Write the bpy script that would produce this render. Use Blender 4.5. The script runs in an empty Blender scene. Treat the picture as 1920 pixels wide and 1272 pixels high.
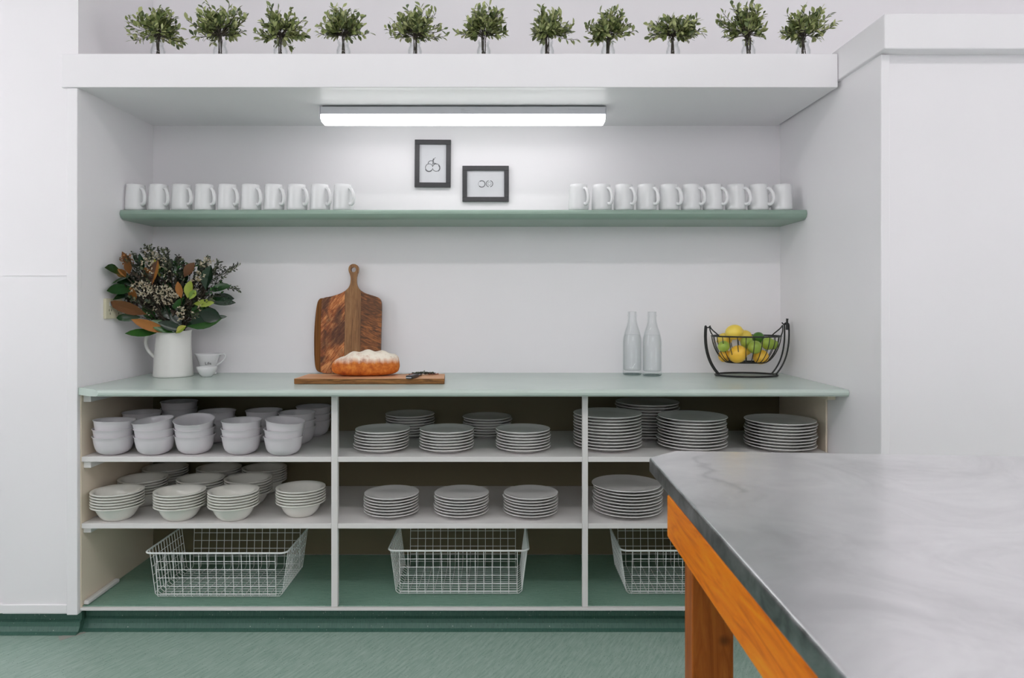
import bpy, bmesh, math, random
from mathutils import Vector, Matrix, noise as mnoise
C = bpy.context.scene
R = math.radians
PI = math.pi
F = 1333.33          # focal length in pixels of the 1920 wide frame
CX, CY, HC = 938.0, 570.0, 1.28

# ------------------------------------------------------------------ camera
cam = bpy.data.cameras.new('camera')
cam.sensor_width = 36.0
cam.lens = 25.0
cam.shift_x = (960 - CX) / 1920
cam.shift_y = -(636 - CY) / 1920
cam.clip_start = 0.02
cam.dof.use_dof = True
cam.dof.focus_distance = 2.95
cam.dof.aperture_fstop = 7.0
camo = bpy.data.objects.new('camera', cam)
C.collection.objects.link(camo)
camo.location = (0, 0, HC)
camo.rotation_euler = (R(90), 0, 0)
C.camera = camo

# ------------------------------------------------------------------ world, exposure
w = bpy.data.worlds.new('world'); C.world = w
w.use_nodes = True
wb = w.node_tree.nodes['Background']
wb.inputs[0].default_value = (0.985, 0.965, 1.0, 1)
wb.inputs[1].default_value = 4.8
C.view_settings.view_transform = 'Standard'
C.view_settings.look = 'None'
C.view_settings.exposure = -0.45
C.view_settings.gamma = 1.0
C.view_settings.use_curve_mapping = False
C.cycles.transparent_max_bounces = 32
C.cycles.diffuse_bounces = 8
CEIL_LAMP = 21.0       # emission of the ceiling battens
NICHE_LAMP = 7.5       # emission of the batten in the niche

# ------------------------------------------------------------------ helpers
def tag(o, label=None, cat=None, group=None, kind=None):
    if label: o['label'] = label
    if cat: o['category'] = cat
    if group: o['group'] = group
    if kind: o['kind'] = kind
    return o
def empty(name, loc, rz=0, label=None, cat=None, group=None):
    o = bpy.data.objects.new(name, None)
    o.empty_display_size = 0.05
    C.collection.objects.link(o)
    o.location = loc; o.rotation_euler = (0, 0, rz)
    return tag(o, label, cat, group)
def obj(name, bm, mat, parent=None, bevel=0, seg=2, smooth=False, loc=None, sub=0, autos=None):
    me = bpy.data.meshes.new(name)
    bmesh.ops.recalc_face_normals(bm, faces=bm.faces)
    bm.to_mesh(me); bm.free()
    if isinstance(mat, (list, tuple)):
        for m in mat: me.materials.append(m)
    else: me.materials.append(mat)
    o = bpy.data.objects.new(name, me)
    C.collection.objects.link(o)
    if parent: o.parent = parent
    if loc: o.location = loc
    if smooth or bevel:
        for p in me.polygons: p.use_smooth = True
    if autos is None and (bevel or smooth): autos = 40
    if autos: me.set_sharp_from_angle(angle=R(autos))
    if bevel:
        m = o.modifiers.new('bevel', 'BEVEL'); m.width = bevel; m.segments = seg; m.limit_method = 'ANGLE'
        m.harden_normals = True
    if sub:
        m = o.modifiers.new('sub', 'SUBSURF'); m.levels = sub; m.render_levels = sub
    return o
def struct(name, bm, mat, **k):
    o = obj(name, bm, mat, **k); o['kind'] = 'structure'; return o
def box(bm, x0, x1, y0, y1, z0, z1, mi=0):
    v = [bm.verts.new((x, y, z)) for x in (x0, x1) for y in (y0, y1) for z in (z0, z1)]
    for f in ((0,1,3,2),(4,6,7,5),(0,4,5,1),(2,3,7,6),(0,2,6,4),(1,5,7,3)):
        fc = bm.faces.new([v[i] for i in f]); fc.material_index = mi
    return v
def B(*boxes):
    bm = bmesh.new()
    for b in boxes: box(bm, *b)
    return bm
def prism(bm, pts, z0, z1, axis='z'):
    """outline of 2D points extruded; axis z: (x,y); axis y: (x,z) extruded in y; axis x: (y,z) extruded in x"""
    def P(p, h):
        return {'z': (p[0], p[1], h), 'y': (p[0], h, p[1]), 'x': (h, p[0], p[1])}[axis]
    a = [bm.verts.new(P(p, z0)) for p in pts]; b = [bm.verts.new(P(p, z1)) for p in pts]
    n = len(pts)
    bm.faces.new(a); bm.faces.new(b[::-1])
    for i in range(n): bm.faces.new((a[i], b[i], b[(i+1) % n], a[(i+1) % n]))
def lathe(bm, prof, n=40, cx=0, cy=0, cz=0, sx=1, sy=1):
    """closed profile list of (r,z); r==0 points become poles"""
    rings = []
    for r, z in prof:
        if r < 1e-6: rings.append([bm.verts.new((cx, cy, cz+z))])
        else: rings.append([bm.verts.new((cx+r*sx*math.cos(2*PI*i/n), cy+r*sy*math.sin(2*PI*i/n), cz+z)) for i in range(n)])
    for a, b in zip(rings, rings[1:]):
        for i in range(n):
            j = (i+1) % n
            if len(a) == 1 and len(b) == 1: continue
            if len(a) == 1: bm.faces.new((a[0], b[j], b[i]))
            elif len(b) == 1: bm.faces.new((a[i], a[j], b[0]))
            else: bm.faces.new((a[i], a[j], b[j], b[i]))
def tube(bm, pts, r, n=6, closed=False, caps=True):
    pts = [Vector(p) for p in pts]; m = len(pts)
    rr = r if isinstance(r, (list, tuple)) else [r]*m
    prev = None; rings = []
    for i, p in enumerate(pts):
        if closed: t = (pts[(i+1) % m] - pts[i-1])
        else: t = pts[min(i+1, m-1)] - pts[max(i-1, 0)]
        t = t.normalized() if t.length > 1e-9 else Vector((0,0,1))
        if prev is None:
            u = t.orthogonal().normalized()
        else:
            u = (prev - t*prev.dot(t))
            u = u.normalized() if u.length > 1e-6 else t.orthogonal().normalized()
        prev = u; v = t.cross(u)
        rings.append([bm.verts.new(p + (u*math.cos(2*PI*k/n) + v*math.sin(2*PI*k/n))*rr[i]) for k in range(n)])
    for i in range(m if closed else m-1):
        a, b = rings[i], rings[(i+1) % m]
        off = 0
        if closed and i == m-1:
            off = min(range(n), key=lambda s: (a[0].co - b[s].co).length)
        for k in range(n): bm.faces.new((a[k], a[(k+1) % n], b[(k+1+off) % n], b[(k+off) % n]))
    if caps and not closed:
        bm.faces.new(rings[0][::-1]); bm.faces.new(rings[-1])
def bez(p0, p1, p2, p3, n=12):
    p0, p1, p2, p3 = map(Vector, (p0, p1, p2, p3)); o = []
    for i in range(n+1):
        t = i/n; s = 1-t
        o.append(p0*s**3 + p1*3*s*s*t + p2*3*s*t*t + p3*t**3)
    return o
def leaf(bm, p, d, up, L, W, fold=0.25, curl=0.15, seg=4, mi=0):
    """one leaf blade: starts at p, runs along d, wide across d x up"""
    d = d.normalized(); s = d.cross(up)
    s = s.normalized() if s.length > 1e-5 else d.orthogonal().normalized()
    nrm = s.cross(d).normalized()
    prof = [0.0, 0.62, 1.0, 0.82, 0.0] if seg == 4 else [0.0, 0.45, 0.85, 1.0, 0.93, 0.62, 0.0]
    m = len(prof) - 1; rows = []
    for i, wd in enumerate(prof):
        t = i/m; c = p + d*(L*t) - nrm*(curl*L*t*t)
        if wd == 0: rows.append((bm.verts.new(c),)*3)
        else:
            hw = W*0.5*wd
            rows.append((bm.verts.new(c - s*hw + nrm*hw*fold), bm.verts.new(c), bm.verts.new(c + s*hw + nrm*hw*fold)))
    for a, b in zip(rows, rows[1:]):
        for q in ((0,1),(1,2)):
            vs = []
            for v in (a[q[0]], a[q[1]], b[q[1]], b[q[0]]):
                if v not in vs: vs.append(v)
            if len(vs) > 2:
                f = bm.faces.new(vs); f.material_index = mi; f.smooth = True
def px(x, y, Y):
    return Vector(((x-CX)*Y/F, Y, HC-(y-CY)*Y/F))
def dup(root, loc, rz=None, **k):
    r = root.copy(); C.collection.objects.link(r); r.location = loc
    if rz is not None: r.rotation_euler = (0, 0, rz)
    for ch in list(root.children):
        c = ch.copy(); C.collection.objects.link(c); c.parent = r
        for g in ch.children:
            d = g.copy(); C.collection.objects.link(d); d.parent = c
    for a, v in k.items(): r[a] = v
    return r

# ------------------------------------------------------------------ materials
def srgb(r, g, b):
    f = lambda c: (c/255/12.92) if c/255 <= 0.04045 else ((c/255+0.055)/1.055)**2.4
    return (f(r), f(g), f(b), 1)
class N:
    def __init__(s, name):
        s.m = bpy.data.materials.new(name); s.m.use_nodes = True
        s.t = s.m.node_tree; s.b = s.t.nodes['Principled BSDF']
    def n(s, t, **k):
        o = s.t.nodes.new(t)
        for a, v in k.items(): setattr(o, a, v)
        return o
    def l(s, a, b): s.t.links.new(a, b)
    def coord(s, scale=(1,1,1), rot=(0,0,0)):
        tc = s.n('ShaderNodeTexCoord'); m0 = s.n('ShaderNodeMapping'); mp = s.n('ShaderNodeMapping')
        m0.inputs['Rotation'].default_value = rot; mp.inputs['Scale'].default_value = scale
        s.l(tc.outputs['Object'], m0.inputs['Vector']); s.l(m0.outputs['Vector'], mp.inputs['Vector'])
        return mp.outputs['Vector']
    def noise(s, vec, scale, detail=4, rough=0.5, dist=0):
        o = s.n('ShaderNodeTexNoise'); o.inputs['Scale'].default_value = scale
        o.inputs['Detail'].default_value = detail; o.inputs['Roughness'].default_value = rough
        o.inputs['Distortion'].default_value = dist
        s.l(vec, o.inputs['Vector']); return o.outputs['Fac']
    def ramp(s, fac, stops):
        o = s.n('ShaderNodeValToRGB'); e = o.color_ramp.elements
        e[0].position, e[0].color = stops[0]; e[1].position, e[1].color = stops[-1]
        for p, c in stops[1:-1]:
            x = e.new(p); x.color = c
        s.l(fac, o.inputs['Fac']); return o.outputs['Color']
    def mix(s, fac, a, b, mode='MIX'):
        o = s.n('ShaderNodeMix', data_type='RGBA', blend_type=mode)
        for k, v in ((0, fac), (6, a), (7, b)):
            if hasattr(v, 'node'): s.l(v, o.inputs[k])
            else: o.inputs[k].default_value = v
        return o.outputs[2]
    def math(s, op, a, b=0.0):
        o = s.n('ShaderNodeMath', operation=op)
        for k, v in ((0, a), (1, b)):
            if hasattr(v, 'node'): s.l(v, o.inputs[k])
            else: o.inputs[k].default_value = v
        return o.outputs[0]
    def bump(s, h, strength=0.2, dist=0.002):
        o = s.n('ShaderNodeBump'); o.inputs['Strength'].default_value = strength
        o.inputs['Distance'].default_value = dist
        s.l(h, o.inputs['Height']); s.l(o.outputs['Normal'], s.b.inputs['Normal'])
    def color(s, c):
        if hasattr(c, 'node'): s.l(c, s.b.inputs['Base Color'])
        else: s.b.inputs['Base Color'].default_value = c
    def set(s, **k):
        for a, v in k.items(): s.b.inputs[a.replace('_', ' ')].default_value = v
def plain(name, c, rough=0.5, var=0.06, scale=30, bump=0.0, **k):
    a = N(name); v = a.coord(); f = a.noise(v, scale)
    d = tuple(x*(1-var) for x in c[:3]) + (1,)
    a.color(a.mix(f, c, d)); a.set(Roughness=rough, **k)
    if bump: a.bump(f, bump)
    return a.m

M = {}
def wallpaint(name, c, rough=0.42):
    a = N(name); v = a.coord(); f = a.noise(v, 3, 5); g = a.noise(v, 260, 2)
    a.color(a.mix(f, c, tuple(x*0.965 for x in c[:3])+(1,))); a.set(Roughness=rough); a.bump(g, 0.06, 0.001)
    return a.m
M['wall'] = wallpaint('white_wall_paint', (0.885, 0.862, 0.885, 1))
M['gloss'] = wallpaint('white_gloss_paint', (0.885, 0.865, 0.885, 1), 0.3)
M['ceiling'] = wallpaint('ceiling_paint', (0.8, 0.8, 0.8, 1), 0.7)
M['shelfwhite'] = wallpaint('shelf_white_paint', (0.74, 0.72, 0.71, 1), 0.45)
M['beige'] = wallpaint('beige_cabinet_paint', (0.78, 0.68, 0.55, 1), 0.5)
M['backing'] = wallpaint('shade_darkened_backing', (0.155, 0.13, 0.07, 1), 0.6)  # board colour darkened to deepen the shade inside the cabinet
def sage(name, c, rough=0.3):
    a = N(name); v = a.coord(); f = a.noise(v, 6, 5); g = a.noise(v, 90, 3)
    col = a.mix(f, c, tuple(x*0.88 for x in c[:3])+(1,))
    a.color(col); a.set(Roughness=rough); a.bump(g, 0.05, 0.001)
    return a.m
M['sage'] = sage('sage_green_laminate', srgb(198, 212, 204), 0.25)
M['sagedark'] = sage('green_shelf_paint', srgb(144, 167, 153), 0.33)
def vinyl(name, c1, c2, c3, strk=(9, 60, 60), rot=0.0):
    a = N(name); v = a.coord(); vs = a.coord(strk, (0, 0, rot))
    f = a.noise(vs, 6, 6, 0.7); big = a.noise(v, 1.2, 3)
    sp = a.n('ShaderNodeTexVoronoi'); sp.inputs['Scale'].default_value = 95; a.l(v, sp.inputs['Vector'])
    spm = a.math('LESS_THAN', sp.outputs['Distance'], 0.16)
    rnd = a.n('ShaderNodeSeparateColor'); a.l(sp.outputs['Color'], rnd.inputs[0])
    keep = a.math('GREATER_THAN', rnd.outputs[0], 0.55)
    dark = a.math('MULTIPLY', spm, keep)
    col = a.mix(a.ramp(f, [(0.3, (0,0,0,1)), (0.7, (1,1,1,1))]), c1, c2)
    col = a.mix(a.math('MULTIPLY', big, 0.35), col, c3)
    lt = a.math('MULTIPLY', spm, a.math('LESS_THAN', rnd.outputs[1], 0.12))
    col = a.mix(a.math('MULTIPLY', dark, 0.75), col, tuple(x*0.35 for x in c1[:3])+(1,))
    col = a.mix(a.math('MULTIPLY', lt, 0.7), col, (0.55, 0.62, 0.57, 1))
    a.color(col); a.set(Roughness=0.42); a.bump(f, 0.25, 0.001)
    return a.m
M['floor'] = vinyl('green_vinyl_floor', srgb(132, 160, 146), srgb(184, 202, 192), srgb(118, 150, 132), (2.2, 17, 1), R(-63))
M['kick'] = vinyl('dark_green_vinyl', srgb(56, 92, 82), srgb(84, 122, 108), srgb(46, 82, 70), (70, 10, 5))
M['basevinyl'] = vinyl('green_vinyl_offcut', srgb(104, 142, 124), srgb(146, 178, 160), srgb(88, 126, 110), (4, 60, 1))
def ceramic(name, c, rough=0.16):
    a = N(name); v = a.coord(); f = a.noise(v, 14)
    a.color(a.mix(f, c, tuple(x*0.96 for x in c[:3])+(1,))); a.set(Roughness=rough); return a.m
M['ceramic'] = ceramic('white_glazed_ceramic', (0.78, 0.78, 0.79, 1), 0.2)
M['bowlgrey'] = ceramic('pale_grey_ceramic', (0.66, 0.63, 0.66, 1), 0.28)
M['cream'] = ceramic('cream_ceramic', (0.76, 0.75, 0.70, 1), 0.2)
M['plate'] = ceramic('white_plate_ceramic', (0.74, 0.73, 0.72, 1), 0.22)
M['jug'] = ceramic('white_enamel', (0.80, 0.80, 0.77, 1), 0.35)
M['wire'] = plain('white_coated_wire', (0.85, 0.87, 0.86, 1), 0.35)
M['black'] = plain('black_powder_coat', (0.012, 0.013, 0.013, 1), 0.38)
M['darkframe'] = plain('charcoal_stained_frame', (0.045, 0.044, 0.048, 1), 0.45, 0.4, 60)
M['paper'] = plain('drawing_paper', (0.70, 0.70, 0.73, 1), 0.7)
M['ink'] = plain('graphite', (0.16, 0.16, 0.17, 1), 0.7, 0.5, 400)
M['greyplastic'] = plain('grey_plastic', (0.5, 0.5, 0.53, 1), 0.4)
M['lampbody'] = plain('white_enamelled_steel', (0.62, 0.62, 0.66, 1), 0.4)
M['creamplastic'] = plain('cream_plastic', (0.66, 0.62, 0.46, 1), 0.4)
def emis(name, c, s):
    a = N(name); a.color((0.8, 0.8, 0.8, 1)); a.set(Roughness=0.5)
    a.b.inputs['Emission Color'].default_value = c; a.b.inputs['Emission Strength'].default_value = s
    return a.m
M['tube'] = emis('lit_opal_diffuser', (1, 0.98, 0.99, 1), NICHE_LAMP)
M['tubeceil'] = emis('lit_ceiling_diffuser', (1, 0.965, 0.965, 1), CEIL_LAMP)
def glass(name, tint, edge, refr=0.0, ior=1.45):
    m = bpy.data.materials.new(name); m.use_nodes = True; t = m.node_tree; t.nodes.clear()
    n = lambda k: t.nodes.new(k)
    out = n('ShaderNodeOutputMaterial'); tr = n('ShaderNodeBsdfTransparent'); gl = n('ShaderNodeBsdfGlossy'); gl.inputs['Roughness'].default_value = 0.02
    lw = n('ShaderNodeLayerWeight'); lw.inputs['Blend'].default_value = 0.25
    mc = n('ShaderNodeMix'); mc.data_type = 'RGBA'; mc.inputs[6].default_value = tint; mc.inputs[7].default_value = edge
    t.links.new(lw.outputs['Facing'], mc.inputs[0]); t.links.new(mc.outputs[2], tr.inputs['Color'])
    fm = n('ShaderNodeMath'); fm.operation = 'MULTIPLY_ADD'; fm.inputs[1].default_value = 0.07; fm.inputs[2].default_value = 0.012
    t.links.new(lw.outputs['Facing'], fm.inputs[0])
    mx = n('ShaderNodeMixShader'); t.links.new(fm.outputs[0], mx.inputs[0]); t.links.new(tr.outputs[0], mx.inputs[1]); t.links.new(gl.outputs[0], mx.inputs[2])
    last = mx
    if refr:
        rf = n('ShaderNodeBsdfRefraction'); rf.inputs['IOR'].default_value = ior; rf.inputs['Roughness'].default_value = 0
        m2 = n('ShaderNodeMixShader'); m2.inputs[0].default_value = refr
        t.links.new(mx.outputs[0], m2.inputs[1]); t.links.new(rf.outputs[0], m2.inputs[2]); last = m2
    t.links.new(last.outputs[0], out.inputs['Surface']); return m
M['glass'] = glass('clear_glass', (0.99, 0.995, 0.995, 1), (0.80, 0.82, 0.82, 1))
M['glassfoot'] = glass('thick_glass_foot', (0.72, 0.76, 0.76, 1), (0.45, 0.50, 0.50, 1))
M['water'] = glass('water', (0.99, 0.995, 0.995, 1), (0.90, 0.91, 0.91, 1), 0.0, 1.33)
def wood(name, stops, scale=(1, 12, 12), dist=1.5, rough=0.45, rot=(0,0,0), ns=3, knots=False):
    a = N(name); v = a.coord(scale, rot)
    f = a.noise(v, ns, 8, 0.62, dist)
    col = a.ramp(f, stops)
    g = a.noise(a.coord(tuple(s*5 for s in scale), rot), ns*3, 3)
    a.b.inputs['Specular IOR Level'].default_value = 0.22
    col = a.mix(a.math('MULTIPLY', g, 0.35), col, stops[0][1])
    if knots:
        vo = a.n('ShaderNodeTexVoronoi'); vo.inputs['Scale'].default_value = 7
        a.l(a.coord(), vo.inputs['Vector'])
        k = a.ramp(vo.outputs['Distance'], [(0.06, (1,1,1,1)), (0.13, (0,0,0,1))])
        col = a.mix(a.math('MULTIPLY', k, 0.85), col, (0.05, 0.018, 0.006, 1))
    a.color(col); a.set(Roughness=rough); a.bump(f, 0.12, 0.001)
    return a.m
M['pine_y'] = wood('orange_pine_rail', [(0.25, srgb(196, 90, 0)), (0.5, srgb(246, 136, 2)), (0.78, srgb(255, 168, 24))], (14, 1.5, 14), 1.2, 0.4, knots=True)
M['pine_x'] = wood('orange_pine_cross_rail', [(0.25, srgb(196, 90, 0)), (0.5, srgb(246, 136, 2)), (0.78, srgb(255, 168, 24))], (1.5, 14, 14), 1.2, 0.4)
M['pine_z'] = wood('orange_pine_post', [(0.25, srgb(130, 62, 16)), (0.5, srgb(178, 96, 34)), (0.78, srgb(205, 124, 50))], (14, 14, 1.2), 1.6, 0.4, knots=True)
M['board_flat'] = wood('pale_acacia', [(0.2, srgb(160, 104, 66)), (0.5, srgb(222, 168, 126)), (0.8, srgb(240, 200, 164))], (1.2, 12, 12), 0.8, 0.5)
M['board_edge'] = wood('acacia_edge', [(0.3, srgb(70, 44, 24)), (0.55, srgb(150, 104, 58)), (0.8, srgb(190, 140, 84))], (2, 12, 30), 1.5, 0.5)
M['board_back'] = wood('honey_board', [(0.3, srgb(80, 46, 16)), (0.55, srgb(140, 88, 36)), (0.8, srgb(160, 104, 48))], (40, 10, 1), 0.6, 0.5)
# paddle board: three glued staves with figured grain
a = N('figured_walnut'); v0 = a.coord()
sx = a.n('ShaderNodeSeparateXYZ'); a.l(v0, sx.inputs[0])
fl = a.noise(a.coord((34, 5, 7), (0, R(-40), 0)), 2.0, 6, 0.65, 1.3)
fr = a.noise(a.coord((7, 5, 38), (0, R(-22), 0)), 1.8, 6, 0.65, 1.5)
fc = a.noise(a.coord((40, 5, 3)), 2.0, 8, 0.7, 0.8)
blot = a.ramp(a.noise(a.coord((9, 3, 6)), 1.4, 3, 0.5, 0.6), [(0.42, (0,0,0,1)), (0.60, (1,1,1,1))])
cl = a.ramp(fl, [(0.3, srgb(76, 38, 14)), (0.48, srgb(172, 92, 38)), (0.64, srgb(226, 154, 92))])
cr = a.ramp(fr, [(0.3, srgb(54, 30, 14)), (0.48, srgb(126, 76, 36)), (0.66, srgb(190, 116, 58))])
cc = a.ramp(fc, [(0.3, srgb(92, 60, 34)), (0.5, srgb(146, 102, 60)), (0.75, srgb(180, 136, 90))])
cl = a.mix(a.math('MULTIPLY', blot, 0.75), cl, srgb(40, 24, 16))
cr = a.mix(a.math('MULTIPLY', blot, 0.5), cr, srgb(40, 26, 16))
isR = a.math('GREATER_THAN', sx.outputs[0], 0.038); isL = a.math('LESS_THAN', sx.outputs[0], -0.036)
col = a.mix(isL, cc, cl); col = a.mix(isR, col, cr)
seam = a.math('LESS_THAN', a.math('ABSOLUTE', a.math('SUBTRACT', a.math('ABSOLUTE', a.math('SUBTRACT', sx.outputs[0], 0.001)), 0.037)), 0.0008)
col = a.mix(a.math('MULTIPLY', seam, 0.7), col, srgb(40, 24, 12))
a.color(col); a.set(Roughness=0.5); a.bump(fl, 0.1, 0.001)
M['paddle'] = a.m
# brushed steel
a = N('brushed_stainless'); v = a.coord()
f1 = a.noise(a.coord((3, 40, 3), (0, 0, R(20))), 9, 6, 0.7); f2 = a.noise(v, 2.4, 6, 0.62, 1.2)
f3 = a.ramp(a.noise(v, 3.1, 8, 0.7, 1.5), [(0.34, (0.80,0.795,0.80,1)), (0.52, (0.93,0.925,0.93,1)), (0.64, (1,1,1,1))])
a.color(a.mix(1.0, a.mix(f2, (0.87, 0.86, 0.87, 1), (0.95, 0.94, 0.95, 1)), f3, 'MULTIPLY'))
vz = a.n('ShaderNodeSeparateXYZ'); a.l(v, vz.inputs[0])
wob = a.math('MULTIPLY', a.math('SUBTRACT', a.noise(v, 9, 4), 0.5), 0.16)
dx_ = a.math('ABSOLUTE', a.math('ADD', a.math('SUBTRACT', vz.outputs[0], -0.465), wob))
ln = a.ramp(dx_, [(0.0, (1,1,1,1)), (0.014, (0,0,0,1))])
inY = a.math('MULTIPLY', a.math('GREATER_THAN', vz.outputs[1], 0.68), a.math('LESS_THAN', vz.outputs[1], 1.03))
vein = a.math('MULTIPLY', a.math('MULTIPLY', ln, inY), 0.35)
basec = a.b.inputs['Base Color'].links[0].from_socket
a.color(a.mix(vein, basec, (0.25, 0.25, 0.28, 1)))
a.set(Metallic=1.0)
rr = a.math('ADD', a.math('MULTIPLY', f2, 0.16), 0.16); a.l(rr, a.b.inputs['Roughness']); a.bump(f1, 0.03, 0.0008)
M['steel'] = a.m
a = N('steel_edge'); v = a.coord(); f2 = a.noise(v, 16, 5, 0.6, 0.5)
a.color(a.ramp(f2, [(0.3, (0.16, 0.17, 0.17, 1)), (0.55, (0.42, 0.44, 0.45, 1)), (0.8, (0.6, 0.62, 0.63, 1))]))
a.set(Metallic=1.0, Roughness=0.32); a.bump(f2, 0.15, 0.002)
M['steeledge'] = a.m
# bread
a = N('floured_crust'); v = a.coord(); sx = a.n('ShaderNodeSeparateXYZ'); a.l(v, sx.inputs[0])
nb = a.noise(v, 34, 6, 0.65); ns = a.noise(a.coord((70, 30, 12)), 1, 4)
crust = a.ramp(nb, [(0.3, srgb(150, 66, 14)), (0.5, srgb(198, 108, 30)), (0.75, srgb(228, 152, 66))])
h = a.math('ADD', sx.outputs[2], a.math('MULTIPLY', a.math('SUBTRACT', ns, 0.5), 0.03))
fm = a.ramp(h, [(0.054, (0,0,0,1)), (0.078, (1,1,1,1))])
fm2 = a.math('MULTIPLY', fm, a.ramp(nb, [(0.28, (0.45,0.45,0.45,1)), (0.5, (1,1,1,1))]))
a.color(a.mix(fm2, crust, srgb(240, 230, 214))); a.set(Roughness=0.75); a.bump(nb, 0.5, 0.004)
M['bread'] = a.m
def foliage(name, c1, c2, c3, rough=0.4):
    a = N(name); g = a.n('ShaderNodeNewGeometry'); v = a.coord()
    col = a.ramp(g.outputs['Random Per Island'], [(0.0, c1), (0.5, c2), (1.0, c3)])
    f = a.noise(v, 60, 3); col = a.mix(a.math('MULTIPLY', f, 0.35), col, c1)
    a.color(col); a.set(Roughness=rough)
    a.b.inputs['Subsurface Weight'].default_value = 0.0
    return a.m
M['bush'] = foliage('olive_bush_leaves', srgb(72, 88, 52), srgb(140, 152, 88), srgb(196, 200, 140), 0.42)
M['stem'] = plain('brown_stems', srgb(62, 54, 42), 0.7, 0.3, 80)
M['magnolia'] = foliage('magnolia_green', srgb(14, 34, 20), srgb(24, 58, 28), srgb(60, 106, 46), 0.2)
M['rust'] = foliage('magnolia_rust', srgb(74, 46, 24), srgb(128, 80, 34), srgb(190, 124, 56), 0.6)
M['sprig'] = foliage('dark_sprig_leaves', srgb(26, 34, 26), srgb(56, 68, 48), srgb(118, 124, 92), 0.5)
M['plum'] = foliage('plum_leaves', srgb(36, 26, 26), srgb(64, 46, 42), srgb(84, 74, 60), 0.5)
M['blossom'] = foliage('dried_cream_blossom', srgb(150, 132, 104), srgb(196, 186, 160), srgb(226, 220, 200), 0.8)
M['lime_leaf'] = foliage('lime_bud_leaves', srgb(96, 130, 44), srgb(150, 170, 60), srgb(188, 180, 84), 0.4)
M['soil'] = plain('dried_herb', srgb(46, 40, 30), 0.9, 0.5, 200)
def citrus(name, c1, c2):
    a = N(name); v = a.coord(); f = a.noise(v, 18, 3); g = a.noise(v, 420, 2)
    a.color(a.mix(f, c1, c2)); a.set(Roughness=0.34); a.bump(g, 0.35, 0.001); return a.m
M['lemon'] = citrus('lemon_peel', srgb(244, 204, 62), srgb(252, 228, 110))
M['orange'] = citrus('ripe_lemon_peel', srgb(246, 186, 44), srgb(252, 208, 84))
M['lime'] = citrus('lime_peel', srgb(104, 150, 44), srgb(196, 208, 92))
M['limedark'] = citrus('dark_lime_peel', srgb(52, 104, 34), srgb(92, 138, 50))
M['knifeblade'] = plain('dark_blade_steel', (0.12, 0.12, 0.13, 1), 0.3, Metallic=1.0)

# ------------------------------------------------------------------ the setting
YB = 3.33; YF = 2.74
XL = -1.626; XR = 1.3115
XW0, XW1, YR, ZC = -3.4, 4.3, -2.6, 3.55
struct('floor', B((XW0-.2, XW1+.2, YR-.2, YB+.2, -0.1, 0)), M['floor'])
struct('ceiling', B((XW0-.2, XW1+.2, YR-.2, YB+.2, ZC, ZC+.1)), M['ceiling'])
struct('wall_back', B((XW0-.2, XW1+.2, YB, YB+.15, 0, ZC)), M['wall'])
# left pier: paint panel, thin step at its outer edge
XP = (5-CX)*YF/F
struct('wall_left', B((XP, XL, YF, YB, 0.085, ZC), (XW0, XP, YF+0.03, YB, 0.085, ZC)), M['wall'])
def side_wall(name, xa, xb, y0, y1, z0, z1):      # a wall with one added opening that lets fill light in
    struct(name, B((xa, xb, YR, y0, 0, ZC), (xa, xb, y1, YB, 0, ZC), (xa, xb, y0, y1, 0, z0), (xa, xb, y0, y1, z1, ZC)), M['wall'])
side_wall('wall_side', XW0-.15, XW0, 0.3, 2.05, 1.0, 3.1)
side_wall('wall_far_right', XW1, XW1+.15, 0.5, 2.3, 1.0, 3.1)
def side_fill_window(name, xa, xb, y0, y1, z0, z1):  # frame of an unseen side window, added to brighten the niche sides
    bm = bmesh.new(); n = 4
    for i in range(n+1): box(bm, xa, xb, y0+(y1-y0-.05)*i/n, y0+(y1-y0-.05)*i/n+.05, z0+.0501, z1-.0501)
    box(bm, xa, xb, y0, y1, z0, z0+.05); box(bm, xa, xb, y0, y1, z1-.05, z1)
    struct(name, bm, M['gloss'])
side_fill_window('fill_window_2', XW0-.1, XW0-.05, 0.3, 2.05, 1.0, 3.1)
side_fill_window('fill_window_3', XW1+.05, XW1+.1, 0.5, 2.3, 1.0, 3.1)
struct('wall_front', B((XW0, -0.9, YR-.15, YR, 0, ZC), (1.9, XW1, YR-.15, YR, 0, ZC),
                       (-0.9, 1.9, YR-.15, YR, 0, 1.9), (-0.9, 1.9, YR-.15, YR, 3.3, ZC)), M['wall'])
wf = bmesh.new()  # unseen window behind the camera, added for ambient fill
for x in (-0.9, 0.47, 1.84): box(wf, x, x+.06, YR-.1, YR-.04, 1.9, 3.3)
box(wf, -0.9, 1.9, YR-.1, YR-.04, 1.9, 1.96); box(wf, -0.9, 1.9, YR-.1, YR-.04, 3.24, 3.3)
struct('fill_window_1', wf, M['gloss'])
# right partition block
YP = 2.455
struct('wall_right', B((XR, XW1, YP, YB, 0.085, 2.14)), M['wall'])
struct('trim_1', B((XR-0.014, XW1, YP-0.055, YB, 2.14, 2.262)), M['gloss'], bevel=0.006)
xt = (1665-CX)*YP/F
struct('trim_2', B((XR-0.003, xt, YP-0.012, YP+0.03, 0.085, 2.138)), M['gloss'], bevel=0.003)
# soffit above the niche with its fascia, which laps a little onto the left pier
struct('trim_3', B((XL, XR-0.015, YF+.02, YB, 2.114, 2.236)), M['wall'])
xb0 = (118-CX)*YF/F
struct('trim_4', B((xb0, XR-0.016, YF-0.012, YF+0.02, 2.111, 2.241)), M['gloss'], bevel=0.003)
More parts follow.
